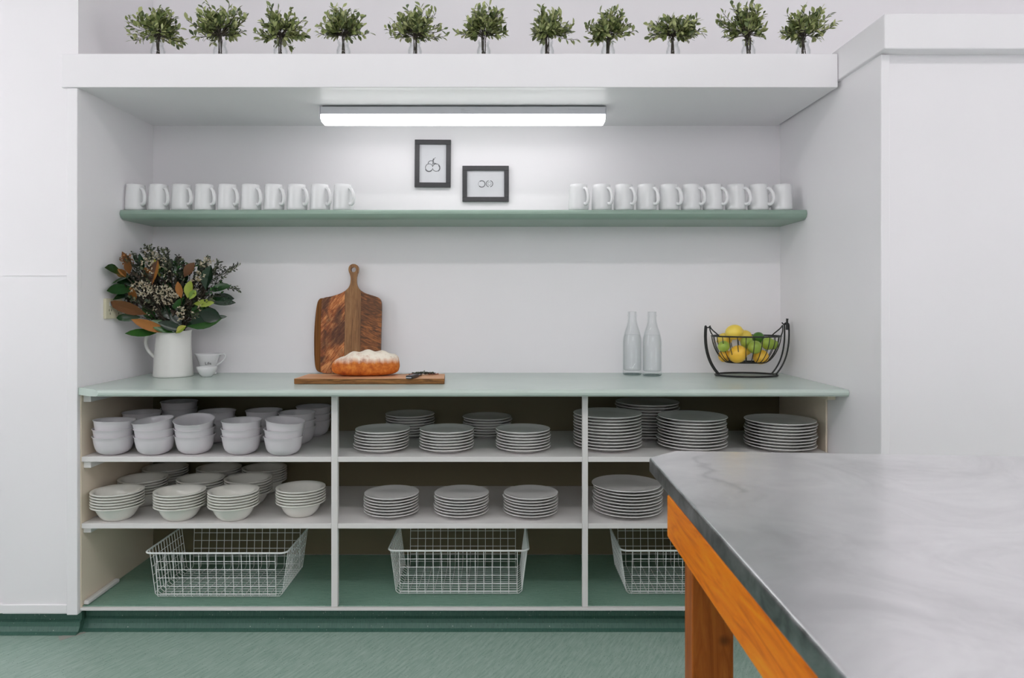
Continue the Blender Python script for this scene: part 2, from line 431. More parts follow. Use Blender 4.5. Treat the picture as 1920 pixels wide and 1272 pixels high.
# left pier trims
struct('trim_5', B(((127-CX)*YF/F, XL+0.001, YF-0.008, YF+0.02, 0.083, 2.11)), M['gloss'], bevel=0.003)
struct('baseboard_left', B((XW0, (127-CX)*YF/F, YF-0.006, YF+0.02, 0.088, 0.122)), M['gloss'], bevel=0.003)
struct('trim_6', B((XP, (127-CX)*YF/F, YF-0.003, YF+0.01, 1.388, 1.392)), M['gloss'])
# coved vinyl kick
def cove(name, x0, x1, y):
    bm = bmesh.new()
    prism(bm, [(y+.06, 0.10), (y+.035, 0.10), (y+.035, 0.046), (y+.024, 0.040), (y+.021, 0.024), (y+.012, 0.008), (y-.004, 0.002), (y-.004, 0.0005), (y+.06, 0.0005)], x0, x1, 'x')
    return struct(name, bm, M['kick'])
cove('baseboard_back', XL-0.01, XR, 2.775)
cove('baseboard_corner', XW0, XL-0.01, 2.745)
cove('baseboard_right', XR, XW1, 2.47)
struct('trim_7', B((XW0, XL-0.01, 2.80, YB, 0.0, 0.085)), M['kick'])
struct('trim_8', B((XR, XW1, 2.53, YB, 0.0, 0.085)), M['kick'])
# thin pale sheet lying on the floor at the corner
bm = bmesh.new()
prism(bm, [(-1.700, 2.735), (-1.672, 2.700), (-1.64, 2.735), (-1.61, 2.765), (-1.622, 2.772), (-1.66, 2.752)], 0.0004, 0.0012)
struct('trim_9', bm, plain('pale_floor_mark', srgb(170, 168, 160), 0.4))

# ------------------------------------------------------------------ ceiling lamps of the room
for i, (x, lab) in enumerate(((-1.85, 'left'), (-0.1, 'middle'), (1.65, 'right'))):
    t = empty('ceiling_light', (x, 0.15, ZC), 0, 'white batten lamp on the room ceiling, ' + lab + ' of three', 'lamp', 'ceiling battens')
    obj('housing', B((-0.8, 0.8, -0.07, 0.07, -0.05, 0)), M['lampbody'], t, bevel=0.004)
    obj('diffuser', B((-0.79, 0.79, -0.065, 0.065, -0.09, -0.0505)), M['tubeceil'], t, bevel=0.01)

# ------------------------------------------------------------------ niche: batten lamp, green shelf, pictures
zc = 2.112; yl0 = 2.98; yl1 = 3.072
x0 = (599-CX)*yl0/F; x1 = (1137-CX)*yl0/F
t = empty('batten_light', ((x0+x1)/2, (yl0+yl1)/2, zc+.002), 0, 'long white batten lamp, lit, under the niche soffit above two pictures', 'lamp')
hw = (x1-x0)/2; hy = (yl1-yl0)/2
obj('housing', B((-hw+.003, hw-.003, -hy, hy, -0.038, -0.006)), M['lampbody'], t, bevel=0.002)
bm = bmesh.new()
prism(bm, [(-hy+.002, -0.0385), (hy-.002, -0.0385), (hy-.002, -0.056), (hy-.016, -0.069), (-hy+.016, -0.069), (-hy+.002, -0.056)], -hw+.004, hw-.004, 'x')
obj('diffuser', bm, M['tube'], t, bevel=0.004, seg=3)
for s in (-1, 1):
    bm = bmesh.new(); xx = s*(hw-.0015)
    prism(bm, [(-hy-.001, -0.005), (hy+.001, -0.005), (hy+.001, -0.057), (-hy-.001, -0.057)], xx-.0015, xx+.0015, 'x')
    obj('end_cap', bm, M['greyplastic'], t)
obj('mounting_strip', B((-hw+.01, hw-.01, -hy+.012, hy-.012, -0.006, -0.0025)), M['black'], t)
bm = bmesh.new()
for (a0, a1, h0, h1) in ((-0.008, 0.006, .0105, .013), (-0.008, 0.03, .0165, .0180), (-0.008, -0.003, .0225, .026), (-0.001, 0.004, .0225, .026), (0.006, 0.011, .0225, .026), (0.015, 0.018, .0225, .026), (-0.49, -0.44, .0105, .0118), (0.44, 0.49, .0105, .0118)):
    box(bm, a0, a1, -hy-.0006, -hy, -0.006-h1, -0.006-h0)
obj('printed_marking', bm, M['greyplastic'], t)

ys = 3.035
t = empty('wall_shelf', (0, YB, 1.641), 0, 'long sage green painted shelf across the niche holding two rows of mugs', 'shelf')
bm = bmesh.new(); y0 = ys-YB
prism(bm, [(-.001, 0), (y0+.03, 0), (y0+.018, 0.003), (y0+.006, 0.012), (y0, 0.024), (y0+.002, 0.034), (y0+.009, 0.041), (y0+.014, 0.042), (-.001, 0.042)], XL+.0015, XR-.0015, 'x')
obj('board', bm, M['sagedark'], t, smooth=True, autos=35)

# counter: rolled front edge, mitred at the left pier
t = empty('countertop', (0, YB, 0.929), 0, 'long pale sage green counter with a rolled front edge over the open cabinet', 'countertop')
bm = bmesh.new(); yf = 2.668-YB
prof = [(0.03, 0.0), (0.008, 0.002), (0.001, 0.009), (0.0, 0.017), (0.004, 0.0235), (0.012, 0.0275), (0.026, 0.028)]
ra = []; rb = []
ctx = (184-CX)*2.668/F
for (dy, z) in prof:
    y = yf + dy
    xl = ctx - (dy)*(ctx-(XL+.002))/(YF-2.668) if dy < (YF-2.668) else XL+.002
    ra.append(bm.verts.new((max(xl, XL+.002), y, z))); rb.append(bm.verts.new((XR-.002, y, z)))
for z, lst in ((0.028, 1), (0.0, 0)):
    pass
yw = YF-YB-.001
la = [bm.verts.new((XL+.002, yw, 0.0)), bm.verts.new((XL+.002, yw, 0.028))]
lb = [bm.verts.new((XL+.002, -.001, 0.0)), bm.verts.new((XL+.002, -.001, 0.028))]
rbk = [bm.verts.new((XR-.002, -.001, 0.0)), bm.verts.new((XR-.002, -.001, 0.028))]
for i in range(len(prof)-1): bm.faces.new((ra[i], rb[i], rb[i+1], ra[i+1]))
bm.faces.new((ra[-1], rb[-1], rbk[1], lb[1], la[1])); bm.faces.new((ra[0], la[0], lb[0], rbk[0], rb[0]))
bm.faces.new(ra + [la[1], la[0]]); bm.faces.new(rb[::-1] + [rbk[0], rbk[1]])
bm.faces.new((la[0], la[1], lb[1], lb[0])); bm.faces.new((lb[0], lb[1], rbk[1], rbk[0]))
obj('worktop', bm, M['sage'], t, smooth=True, autos=30)

def frame(x0, y0, x1, y1, name, label, draw, land):
    a = px(x0, y0, 3.315); b = px(x1, y1, 3.315)
    cx = (a.x+b.x)/2; cz = (a.z+b.z)/2; hw = (b.x-a.x)/2; hh = (a.z-b.z)/2; bw = 0.0215
    t = empty(name, (cx, YB-.0005, cz), 0, label, 'picture')
    bm = bmesh.new()
    for (u0, u1, v0, v1) in ((-hw, hw, hh-bw, hh), (-hw, hw, -hh, -hh+bw), (-hw, -hw+bw, -hh+bw, hh-bw), (hw-bw, hw, -hh+bw, hh-bw)):
        box(bm, u0, u1, -.016, 0, v0, v1)
    obj('frame', bm, M['darkframe'], t, bevel=0.001)
    obj('print', B((-hw+bw, hw-bw, -.006, -.002, -hh+bw, hh-bw)), M['paper'], t)
    bm = bmesh.new()
    for pts, r in draw: tube(bm, [(p[0], -.0062, p[1]) for p in pts], r*1.6, 4)
    for v in bm.verts: v.co.y = -.0063 + (v.co.y+.0062)*0.2
    obj('pencil_drawing', bm, M['ink'], t)
    return t
def arc(cx, cz, r, a0, a1, n=16): return [(cx+r*math.cos(R(a0+(a1-a0)*i/n)), cz+r*math.sin(R(a0+(a1-a0)*i/n))) for i in range(n+1)]
dr = [(arc(-.017, -.018, .0175, 20, 350), .0011), (arc(.016, -.018, .0175, -150, 170), .0012), (arc(-.008, .0, .014, 20, 190), .0013),
      (arc(-.018, -.02, .0165, 200, 320), .0022), (arc(.016, -.02, .0165, -60, 50), .002),
      ([(-.002, -.006), (.0, .008), (.006, .022), (.012, .030)], .0009), ([(.004, .004), (.0, .016), (.004, .024)], .0018), ([(.0, .0), (.012, .002), (.018, -.002)], .0016)]
f1 = frame(777.5, 262, 845, 351, 'picture_frame', 'upright charcoal framed fruit drawing above the shelf, left and higher of two', dr, False)
f1.rotation_euler = (0, R(0.4), 0)
dr = [(arc(-.018, 0, .0150, -140, 130), .0016), (arc(-.020, 0, .0145, 120, 260), .0005), (arc(.019, .001, .0145, -80, 80), .0014), (arc(.017, .001, .0145, 100, 260), .0013), (arc(.018, .001, .008, 0, 360), .0005)]
frame(867, 311, 954, 378, 'picture_frame', 'wide charcoal framed drawing of two fruit halves above the shelf, lower right of two', dr, True)

# power outlet on the left niche wall
yo = XL*F/(203-CX)
t = empty('power_outlet', (XL, 2.975, 1.28-(579-CY)*2.98/F), 0, 'cream double power outlet on the niche side wall behind the bouquet', 'outlet')
obj('face_plate', B((0, 0.012, -0.064, 0.064, -0.042, 0.042)), M['creamplastic'], t, bevel=0.003)
for yy in (-0.032, 0.032):
    obj('switch', B((0.012, 0.016, yy-.006, yy+.006, 0.012, 0.028)), M['greyplastic'], t)
    for (dy, dz) in ((-.008, -.006), (.008, -.006), (0, -.020)):
        obj('socket_slot', B((0.0118, 0.0126, yy+dy-.0015, yy+dy+.0015, dz-.005, dz+.004)), M['black'], t)

# ------------------------------------------------------------------ open cabinet
YC = 2.75
ZU, ZL_, ZB = 0.688, 0.430, 0.109
t = empty('open_cabinet', (0, 0, 0), 0, 'built-in open cabinet under the counter with white shelves and three bays', 'cabinet')
xd1a, xd1b = (621-CX)*YC/F, (633-CX)*YC/F
xd2a, xd2b = (1092-CX)*YC/F, (1102.5-CX)*YC/F
XCL, XCR = XL+0.002, XR-0.002
EL = XCL+0.004; ER = XCR-0.007
obj('side_panel', B((XCL, EL, YC, YB-.012, 0.10, 0.928)), M['beige'], t)
obj('side_panel', B((ER, XCR, 2.847, YB-.012, 0.10, 0.928)), M['beige'], t)
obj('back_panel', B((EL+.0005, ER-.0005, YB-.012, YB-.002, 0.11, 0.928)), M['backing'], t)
YD = YC + .024
for a0, a1 in ((xd1a, xd1b), (xd2a, xd2b)):
    obj('post', B((a0, a1, YC, YD, 0.1065, 0.928)), M['shelfwhite'], t, bevel=0.0015)
yb = YB-.013
for z in (ZU, ZL_):
    bm = bmesh.new(); e = .0005
    prism(bm, [(EL+e, YC), (xd1a-e, YC), (xd1a-e, YD+e), (xd1b+e, YD+e), (xd1b+e, YC), (xd2a-e, YC), (xd2a-e, YD+e), (xd2b+e, YD+e), (xd2b+e, YC), (ER-e, YC), (ER-e, yb), (EL+e, yb)], z-.020, z)
    obj('shelf', bm, M['shelfwhite'], t, bevel=0.0015)
obj('base_shelf', B((XCL, XCR, YC-.005, YB-.013, 0.094, ZB-.004)), M['shelfwhite'], t, bevel=0.002)
bm = bmesh.new(); e = .001
prism(bm, [(EL+e, YC+.008), (xd1a-e, YC+.010), (xd1a-e, YD+e), (xd1b+e, YD+e), (xd1b+e, YC+.009), (xd2a-e, YC+.009), (xd2a-e, YD+e), (xd2b+e, YD+e), (xd2b+e, YC+.012), (ER-e, YC+.008), (ER-e, yb-.001), (EL+e, yb-.001)], ZB-.0035, ZB)
obj('vinyl_lining', bm, M['basevinyl'], t)
bm = bmesh.new()
for (z0, z1) in ((ZU-.046, ZU-.021), (ZL_-.040, ZL_-.021), (0.898, 0.9275)):
    box(bm, EL+.0005, EL+.03, YC+.012, YB-.03, z0, z1)
obj('batten', bm, M['shelfwhite'], t, bevel=0.002)
obj('batten', B((ER-.032, ER-.0005, YC+.01, YB-.03, 0.907, 0.9275)), M['beige'], t, bevel=0.002)
obj('floor_batten', B((EL+.0005, EL+.022, YC+.01, YC+.24, ZB+.0005, ZB+.018)), M['shelfwhite'], t, bevel=0.006)

# ------------------------------------------------------------------ crockery
ORD = ['bottom', 'second from the bottom', 'third from the bottom', 'fourth from the bottom', 'fifth from the bottom', 'sixth from the bottom', 'seventh from the bottom',
       'eighth from the bottom', 'ninth from the bottom', 'tenth from the bottom', 'eleventh from the bottom', 'twelfth from the bottom']
def pos(k, n): return 'topmost' if k == n-1 else ORD[k]
def plate_bm(Rr, H=0.0195, lift=0.0112):
    bm = bmesh.new(); f = 0.62*Rr
    lathe(bm, [(0, 0.003), (f-.004, 0.003), (f-.003, 0.0), (f, 0.0), (f+.003, 0.0035), (Rr*0.86, H-.0085), (Rr-.002, H-.0042), (Rr, H-.002), (Rr-.001, H), (Rr-.004, H-.0004), (Rr*0.86, H-.0040), (f+.006, lift+.0005), (f-.002, lift-.0002), (0, lift-.0004)], 56)
    return bm
side_p = obj('side_plate', plate_bm(0.110), M['plate'], smooth=True, autos=60)
dinner_p = obj('dinner_plate', plate_bm(0.140, 0.021, 0.0122), M['plate'], smooth=True, autos=60)
def bowl_bm():
    bm = bmesh.new()
    P = [(.040, .0015), (.053, .007), (.063, .015), (.0685, .025), (.0715, .035), (.0737, .045), (.0758, .057), (.0778, .0675), (.0808, .0712)]
    o = [(0, .003), (.033, .003), (.034, 0), (.038, 0)] + P + [(.0812, .0728), (.0798, .0736), (.0774, .0724)]
    o += [(r-.0026, z) for r, z in P[::-1][1:6]] + [(.060, .0300), (.050, .0292), (0, .0288)]
    lathe(bm, [(r*.957, z) for r, z in o], 48); return bm
bowl = obj('round_bowl', bowl_bm(), M['bowlgrey'], smooth=True, autos=60)
def cereal_bm():
    bm = bmesh.new()
    lathe(bm, [(0, .003), (.043, .003), (.044, 0), (.049, 0), (.052, .002), (.064, .0125), (.073, .0265), (.0795, .040), (.0825, .0475), (.0850, .0508), (.0985, .0528), (.1002, .0550), (.0992, .0578), (.096, .0582), (.0865, .0562), (.0815, .0515), (.0763, .0405), (.0695, .028), (.0605, .015), (.055, .0112), (.047, .0107), (0, .0105)], 52, sx=.978, sy=.978)
    return bm
cereal = obj('cereal_bowl', cereal_bm(), M['cream'], smooth=True, autos=60)
used = set()
def put(src, x, y, z, label, cat, group, rx=0, ry=0, rz=0):
    if src.name not in used: o = src; used.add(src.name)
    else: o = src.copy(); C.collection.objects.link(o)
    o.location = (x, y, z); o.rotation_euler = (rx, ry, rz)
    return tag(o, label, cat, group)
rng = random.Random(4)
def stack(src, pxc, Y, z, n, step, name, cat, where, group, jit=0.0025, drift=(0, 0), lead='white'):
    x = (pxc-CX)*Y/F
    for k in range(n):
        j = jit if k else 0
        put(src, x + rng.uniform(-j, j) + drift[0]*k, Y + rng.uniform(-j, j)*.6 + drift[1]*k, z + .0006 + k*step,
            f'{lead} {name}, {pos(k, n)} in the {where}', cat, group, rz=rng.uniform(0, 6))
for pc, Y, n, wh, dr in ((714.7, 2.88, 7, 'front left stack, upper middle shelf', (.0009, 0)), (837, 2.88, 7, 'front centre stack, upper middle shelf', (0, 0)), (981, 2.88, 7, 'front right stack, upper middle shelf', (0, 0)),
                     (769, 3.195, 8, 'rear left stack, upper middle shelf', (0, 0)), (914, 3.195, 7, 'rear right stack, upper middle shelf', (0, 0))):
    stack(side_p, pc, Y, ZU, n, .0115, 'side plate', 'plate', wh, 'side plates on the upper middle shelf', drift=dr)
for pc, Y, n, wh in ((734, 2.88, 7, 'left stack, lower middle shelf'), (865, 2.88, 7, 'centre stack, lower middle shelf'), (994.5, 2.88, 7, 'right stack, lower middle shelf')):
    stack(side_p, pc, Y, ZL_, n, .0115, 'side plate', 'plate', wh, 'side plates on the lower middle shelf')
for pc, Y, n, wh in ((1297, 2.925, 10, 'front centre stack, upper right shelf'), (1463, 2.915, 9, 'front right stack, upper right shelf'),
                     (1213, 3.17, 12, 'rear stack, upper right shelf')):
    stack(dinner_p, pc, Y, ZU, n, .0124, 'dinner plate', 'plate', wh, 'dinner plates on the upper right shelf', .004)
stack(dinner_p, 1139, 2.925, ZU, 11, .0124, 'dinner plate', 'plate', 'front left stack, upper right shelf', 'dinner plates on the upper right shelf', .001)
stack(dinner_p, 1176, 2.90, ZL_, 9, .0124, 'dinner plate', 'plate', 'stack on the lower right shelf', 'dinner plates on the lower right shelf', .004, drift=(0, 0))
# round bowls
OR5 = ['leftmost', 'second', 'middle', 'fourth', 'rightmost']
tilts = {(0, 2): (R(-2), R(2)), (1, 2): (R(4), R(-5)), (1, 1): (0, 0), (2, 2): (R(10), R(2)), (2, 1): (R(3), 0), (3, 2): (R(1), 0), (4, 2): (R(2), R(6))}
for s, (pc, Y) in enumerate(((213.5, 2.81), (290.5, 2.81), (365.5, 2.825), (453, 2.815), (532, 2.80))):
    x = (pc-CX)*Y/F
    for k in range(3):
        tx, ty = tilts.get((s, k), (0, 0)); lift = 0.0293*k + .0006 + (abs(math.sin(tx))+abs(math.sin(ty)))*.022
        put(bowl, x + (rng.uniform(-.001, .001) if k else 0), Y, ZU + lift, f'pale grey round bowl, {["bottom","middle","top"][k]} of the {OR5[s]} front stack, upper left shelf', 'bowl', 'round bowls on the upper left shelf', tx, ty)
for (pc, Y, n, wh) in ((266, 3.03, 3, 'rear stack, far left'), (336, 3.145, 4, 'tall rear stack'),
                       (407, 3.06, 3, 'rear stack, centre'), (495, 3.08, 3, 'rear stack, centre right'),
                       (557, 3.02, 3, 'stack behind rightmost front stack'), (588, 3.20, 3, 'rearmost stack beside white post')):
    x = (pc-CX)*Y/F
    for k in range(n):
        put(bowl, x, Y, ZU + .0006 + .0293*k, f'grey round bowl, {pos(k, n)} in {wh}, top left shelf', 'bowl', 'round bowls on the upper left shelf')
# cereal bowls
for (pc, Y, n, wh) in ((220.5, 2.82, 6, 'leftmost front stack, lower left shelf'), (337.5, 2.82, 6, 'second front stack, lower left shelf'), (438, 2.82, 6, 'third front stack, lower left shelf'), (564, 2.87, 6, 'rightmost front stack, lower left shelf'),
                       (268, 3.018, 6, 'left second-row stack, lower left shelf'), (377, 3.018, 6, 'middle second-row stack, lower left shelf'), (466, 3.018, 6, 'right second-row stack, lower left shelf'),
                       (310, 3.215, 6, 'left rear stack, lower left shelf'), (411, 3.215, 6, 'middle rear stack, lower left shelf'), (496, 3.215, 6, 'right rear stack, lower left shelf')):
    x = (pc-CX)*Y/F
    for k in range(n):
        j = .0004 if k else 0
        put(cereal, x + rng.uniform(-j, j), Y + rng.uniform(-j, j), ZL_ + .0006 + .0109*k, f'cream rimmed bowl, {pos(k, n)} in the {wh}', 'bowl', 'cream bowls on the lower left shelf')

# mugs
def make_mug():
    t = empty('mug', (0, 0, 0), 0, 'white mug', 'mug', 'white mugs on the green shelf')
    bm = bmesh.new()
    lathe(bm, [(0, .003), (.033, .003), (.035, 0), (.039, 0), (.0425, .003), (.0435, .012), (.0435, .03), (.0425, .055), (.0405, .08), (.0385, .100), (.0375, .1125), (.0365, .1135), (.0352, .1125), (.036, .10), (.038, .08), (.0398, .055), (.0405, .03), (.040, .012), (.036, .0065), (0, .0055)], 36)
    obj('body', bm, M['ceramic'], t, smooth=True, autos=60)
    bm = bmesh.new()
    pts = bez((.0385, 0, .094), (.056, 0, .100), (.074, 0, .062), (.066, 0, .038), 12) + bez((.066, 0, .038), (.062, 0, .024), (.05, 0, .022), (.0415, 0, .030), 8)[1:]
    tube(bm, pts, [.0062 + .0012*math.sin(PI*i/20) for i in range(len(pts))], 8)
    obj('handle', bm, M['ceramic'], t, smooth=True)
    return t
mug = make_mug(); first = True
NTH = ['leftmost', 'second', 'third', 'fourth', 'fifth', 'sixth', 'seventh', 'eighth', 'ninth', 'tenth', 'eleventh']
for side, cs, ang in (('left', [254.5+i*43.2 for i in range(10)], -34), ('right', [1084.7, 1128, 1169.5, 1211.6, 1254, 1295.7, 1336.6, 1379, 1421.5, 1466], -12)):
    for i, c in enumerate(cs):
        Y = 3.095; nm = NTH[i] if i < 9 else 'rightmost'
        lab = f'white mug on the green shelf, {nm} of the {side} row of ten' if i in (0, 9) else f'white mug on the green shelf, {nm} from left in the {side} row'
        loc = ((c-CX)*Y/F, Y, 1.6835)
        if first:
            mug.location = loc; mug.rotation_euler = (0, 0, R(ang)); mug['label'] = lab; first = False; mug['group'] = side + ' row of mugs'
        else:
            perp = -math.atan2(loc[0], Y)
            rz = perp - R(60 - i*1.2) if side == 'left' else perp - R(52 - i*3.8)
            if i == 9 and side == 'right': rz = R(150)
            dup(mug, loc, rz, label=lab, group=side + ' row of mugs')
mug.rotation_euler = (0, 0, math.atan2(1.59, 3.095) - R(60))

# ------------------------------------------------------------------ wire baskets
def make_basket():
    t = empty('wire_basket', (0, 0, 0), 0, 'basket', 'basket', 'white wire baskets on the cabinet base')
    bw, tw, dp, ov, H = .250, .277, .325, .012, .186     # half widths, depth, rim overhang, height
    wr = .0014
    def half(z): return bw + (tw-bw)*max(0, z)/H
    def fr(z): return -(z/H)*ov*1.2
    def bk(z): return dp + (z/H)*ov*1.2
    bm = bmesh.new()
    n = 13
    for i in range(n):                       # wires over the width: down, across, up
        y = .02 + (dp-.04)*i/(n-1)
        pts = [(-half(H), y, H), (-bw-.004, y, .012), (-bw+.008, y, wr*1.2), (bw-.008, y, wr*1.2), (bw+.004, y, .012), (half(H), y, H)]
        tube(bm, pts, wr, 5)
    m = 15
    for i in range(m):                       # wires front to back
        x = -.235 + .47*i/(m-1)
        tube(bm, [(x, fr(H), H), (x, -.001, .010), (x, .008, wr*3.2), (x, dp-.008, wr*3.2), (x, dp+.001, .010), (x, bk(H), H)], wr, 5)
    for k in range(5):                       # level wires round the front, back and sides
        z = .018 + k*.0335
        tube(bm, [(-.235, fr(z)-wr*1.5, z), (.235, fr(z)-wr*1.5, z)], wr, 5)
        tube(bm, [(-.235, bk(z)+wr*1.5, z), (.235, bk(z)+wr*1.5, z)], wr, 5)
        for s in (-1, 1): tube(bm, [(s*(half(z)+wr), .02, z), (s*(half(z)+wr), dp-.02, z)], wr, 5)
    obj('wire_mesh', bm, M['wire'], t, smooth=True)
    bm = bmesh.new(); pts = []
    rc = .028; hx = tw+.004; y0 = -ov*1.2-.003; y1 = dp+ov*1.2+.003
    for (cx, cy, a0) in ((hx-rc, y1-rc, 0), (-hx+rc, y1-rc, 90), (-hx+rc, y0+rc, 180), (hx-rc, y0+rc, 270)):
        for i in range(7): pts.append((cx+rc*math.cos(R(a0+15*i)), cy+rc*math.sin(R(a0+15*i)), H))
    tube(bm, pts, .0036, 8, closed=True)
    obj('rim', bm, M['wire'], t, smooth=True)
    return t
bk = make_basket()
bk.location = ((408-CX)*2.828/F, 2.822, ZB+.0008)
bk['label'] = 'white wire basket in the left bay, under the cream bowls'
dup(bk, ((860-CX)*2.854/F, 2.850, ZB+.0008), label='white wire basket in the middle bay between the two posts')
dup(bk, (.762, 2.850, ZB+.0008), label='white wire basket in the right bay, partly behind the steel table')

# ------------------------------------------------------------------ bushes in small glass jars on the ledge
def jar_bm():
    bm = bmesh.new()
    lathe(bm, [(0, 0), (.024, 0), (.027, .004), (.027, .05), (.0235, .062), (.0205, .068), (.0205, .076), (.0232, .079), (.0232, .088), (.0212, .090), (.0195, .088), (.0185, .078), (.0188, .068), (.0215, .060), (.0248, .049), (.0248, .007), (.022, .005), (0, .005)], 28)
    return bm
jar = obj('glass_jar', jar_bm(), M['glass'], smooth=True, autos=60)
bushes = [(296, 234, 347, 8, 103), (413, 349, 473, 6, 98), (526, 476, 588, 12, 104), (644, 590, 694, 12, 88), (778, 723, 840, 10, 90), (907, 852, 963, 10, 84), (1026, 986, 1086, 13, 92), (1140, 1099, 1197, 17, 92), (1262, 1208, 1323, 26, 90), (1403, 1341, 1437, 6, 98), (1506, 1462, 1571, 11, 94)]
def bush(i, sp, l, r, tp, bt):
    rg = random.Random(100+i); Y = 2.84; zt = 2.241
    base = Vector(((sp-CX)*Y/F, Y, zt))
    t = empty('leafy_sprig_bunch', (base.x, base.y, zt+.008), 0, f'green leafy sprig bunch in a glass jar on the high ledge, {NTH[i] if i < 10 else "rightmost"} of eleven', 'plant', 'leafy bunches along the high ledge')
    z0 = zt+.008
    Lx = (l-CX)*Y/F - base.x; Rx = (r-CX)*Y/F - base.x
    Tz = HC-(tp-CY)*Y/F - z0; Bz = HC-(bt-CY)*Y/F - z0
    bs = bmesh.new(); bl = bmesh.new()
    ns = 58
    for k in range(ns):
        a = rg.uniform(0, 2*PI); el = rg.random()
        # crown tips on an uneven dome
        ph = R(8 + 92*el**0.8)
        hx = math.sin(ph)*math.cos(a); hy = math.sin(ph)*math.sin(a); hz = math.cos(ph)
        sc = rg.uniform(.55, 1.03)
        mid = Bz + (Tz-Bz)*.40
        tip = Vector((hx*(Rx if hx > 0 else -Lx)*sc, hy*.085*sc, mid + hz*((Tz-mid) if hz > 0 else (mid-Bz)*2.2)*sc))
        nk = Vector((rg.uniform(-.008, .008), rg.uniform(-.008, .008), .085))
        st = Vector((rg.uniform(-.010, .010), rg.uniform(-.010, .010), .0))
        pts = [st] + bez(nk, nk+Vector((hx*.01, hy*.01, .045)), tip*.6 + Vector((0, 0, .02)), tip, 6)
        if k % 9 == 0: tube(bs, pts, [.0020]*4 + [.0012]*(len(pts)-4), 5)
        else: tube(bs, pts[2:], .0010, 4)
        nl = rg.randint(9, 12)
        for q in range(nl):
            f = .5 + .5*q/(nl-1) if nl > 1 else 1
            u = f*6; j = min(5, int(u)); p = pts[1:][j].lerp(pts[1:][j+1], u-j)
            ax = (pts[1:][j+1]-pts[1:][j]).normalized()
            rad = Vector((rg.uniform(-1, 1), rg.uniform(-1, 1), rg.uniform(-1, 1))); rad -= ax*rad.dot(ax); rad = rad.normalized()
            d = (ax*rg.uniform(.35, 1.0) + rad*rg.uniform(.5, 1.0) + Vector((0, 0, .15)))
            up = Vector((rg.uniform(-.6, .6), -rg.uniform(.2, 1), rg.uniform(.2, 1.2)))
            L = rg.uniform(.020, .031)
            leaf(bl, p, d, up, L, L*rg.uniform(.40, .56), rg.uniform(.1, .4), rg.uniform(-.1, .25))
    for v in bl.verts:                      # nothing hangs below the ledge
        v.co.z = max(v.co.z, .006)
    obj('stems', bs, M['stem'], t, smooth=True); obj('leaves', bl, M['bush'], t)
    put(jar, base.x, base.y, zt+.0006, f'small clear glass jar holding the {NTH[i] if i < 10 else "rightmost"} leafy bunch on the high ledge', 'jar', 'glass jars along the high ledge')
for i, b in enumerate(bushes): bush(i, *b)

# ------------------------------------------------------------------ jug and bouquet
ZT = 0.9578
jy = 3.17; jx = (325-CX)*jy/F
t = empty('jug', (jx, jy, ZT), 0, 'tall white jug holding the bouquet, left end of the green counter', 'jug')
bm = bmesh.new()
lathe(bm, [(0, .002), (.079, .002), (.081, 0), (.083, .002), (.0835, .008), (.082, .02), (.0755, .12), (.070, .196), (.0705, .2), (.0695, .203), (.068, .2), (.0675, .19), (.073, .12), (.079, .02), (.078, .008), (0, .006)], 56)
for v in bm.verts:                          # pouring lip on the right
    if v.co.z > .17 and v.co.x > .04 and abs(v.co.y) < .03:
        k = (v.co.z-.17)/.03*(1-abs(v.co.y)/.03); v.co.x += .013*k; v.co.z += .003*k
obj('body', bm, M['jug'], t, smooth=True, autos=60)
bm = bmesh.new()
tube(bm, bez((-.0665, 0, .196), (-.130, 0, .205), (-.150, 0, .125), (-.072, 0, .078), 22), [.0075]*23, 10)
for v in bm.verts: v.co.y *= 1.25
obj('handle', bm, M['jug'], t, smooth=True)

t = empty('bouquet', (jx, jy, ZT+.012), 0, 'big bouquet of dark magnolia leaves, rust leaves and dried cream blossom in the white jug', 'bouquet')
O = Vector((jx, jy, ZT+.012))
def bp(x, y, dY=0.0):
    # the left half of the bouquet reaches forward, clear of the side wall
    return px(x, y, jy + dY*(.4 if x < 260 else 1) - .27*max(0, 300-x)/115) - O
rb_ = random.Random(11)
neck = Vector((0, 0, .175))
st = bmesh.new(); mg = bmesh.new(); ru = bmesh.new(); sg = bmesh.new(); pl = bmesh.new(); cr = bmesh.new(); ll = bmesh.new()
def stemto(p, r=.0016):
    n0 = neck + Vector((rb_.uniform(-.04, .04), rb_.uniform(-.035, .035), 0)); b0 = Vector((rb_.uniform(-.04, .04), rb_.uniform(-.03, .03), .0))
    tube(st, [b0] + bez(n0, n0.lerp(p, .3)+Vector((0, 0, .03)), n0.lerp(p, .7)+Vector((0, 0, .015)), p, 6), r, 5)
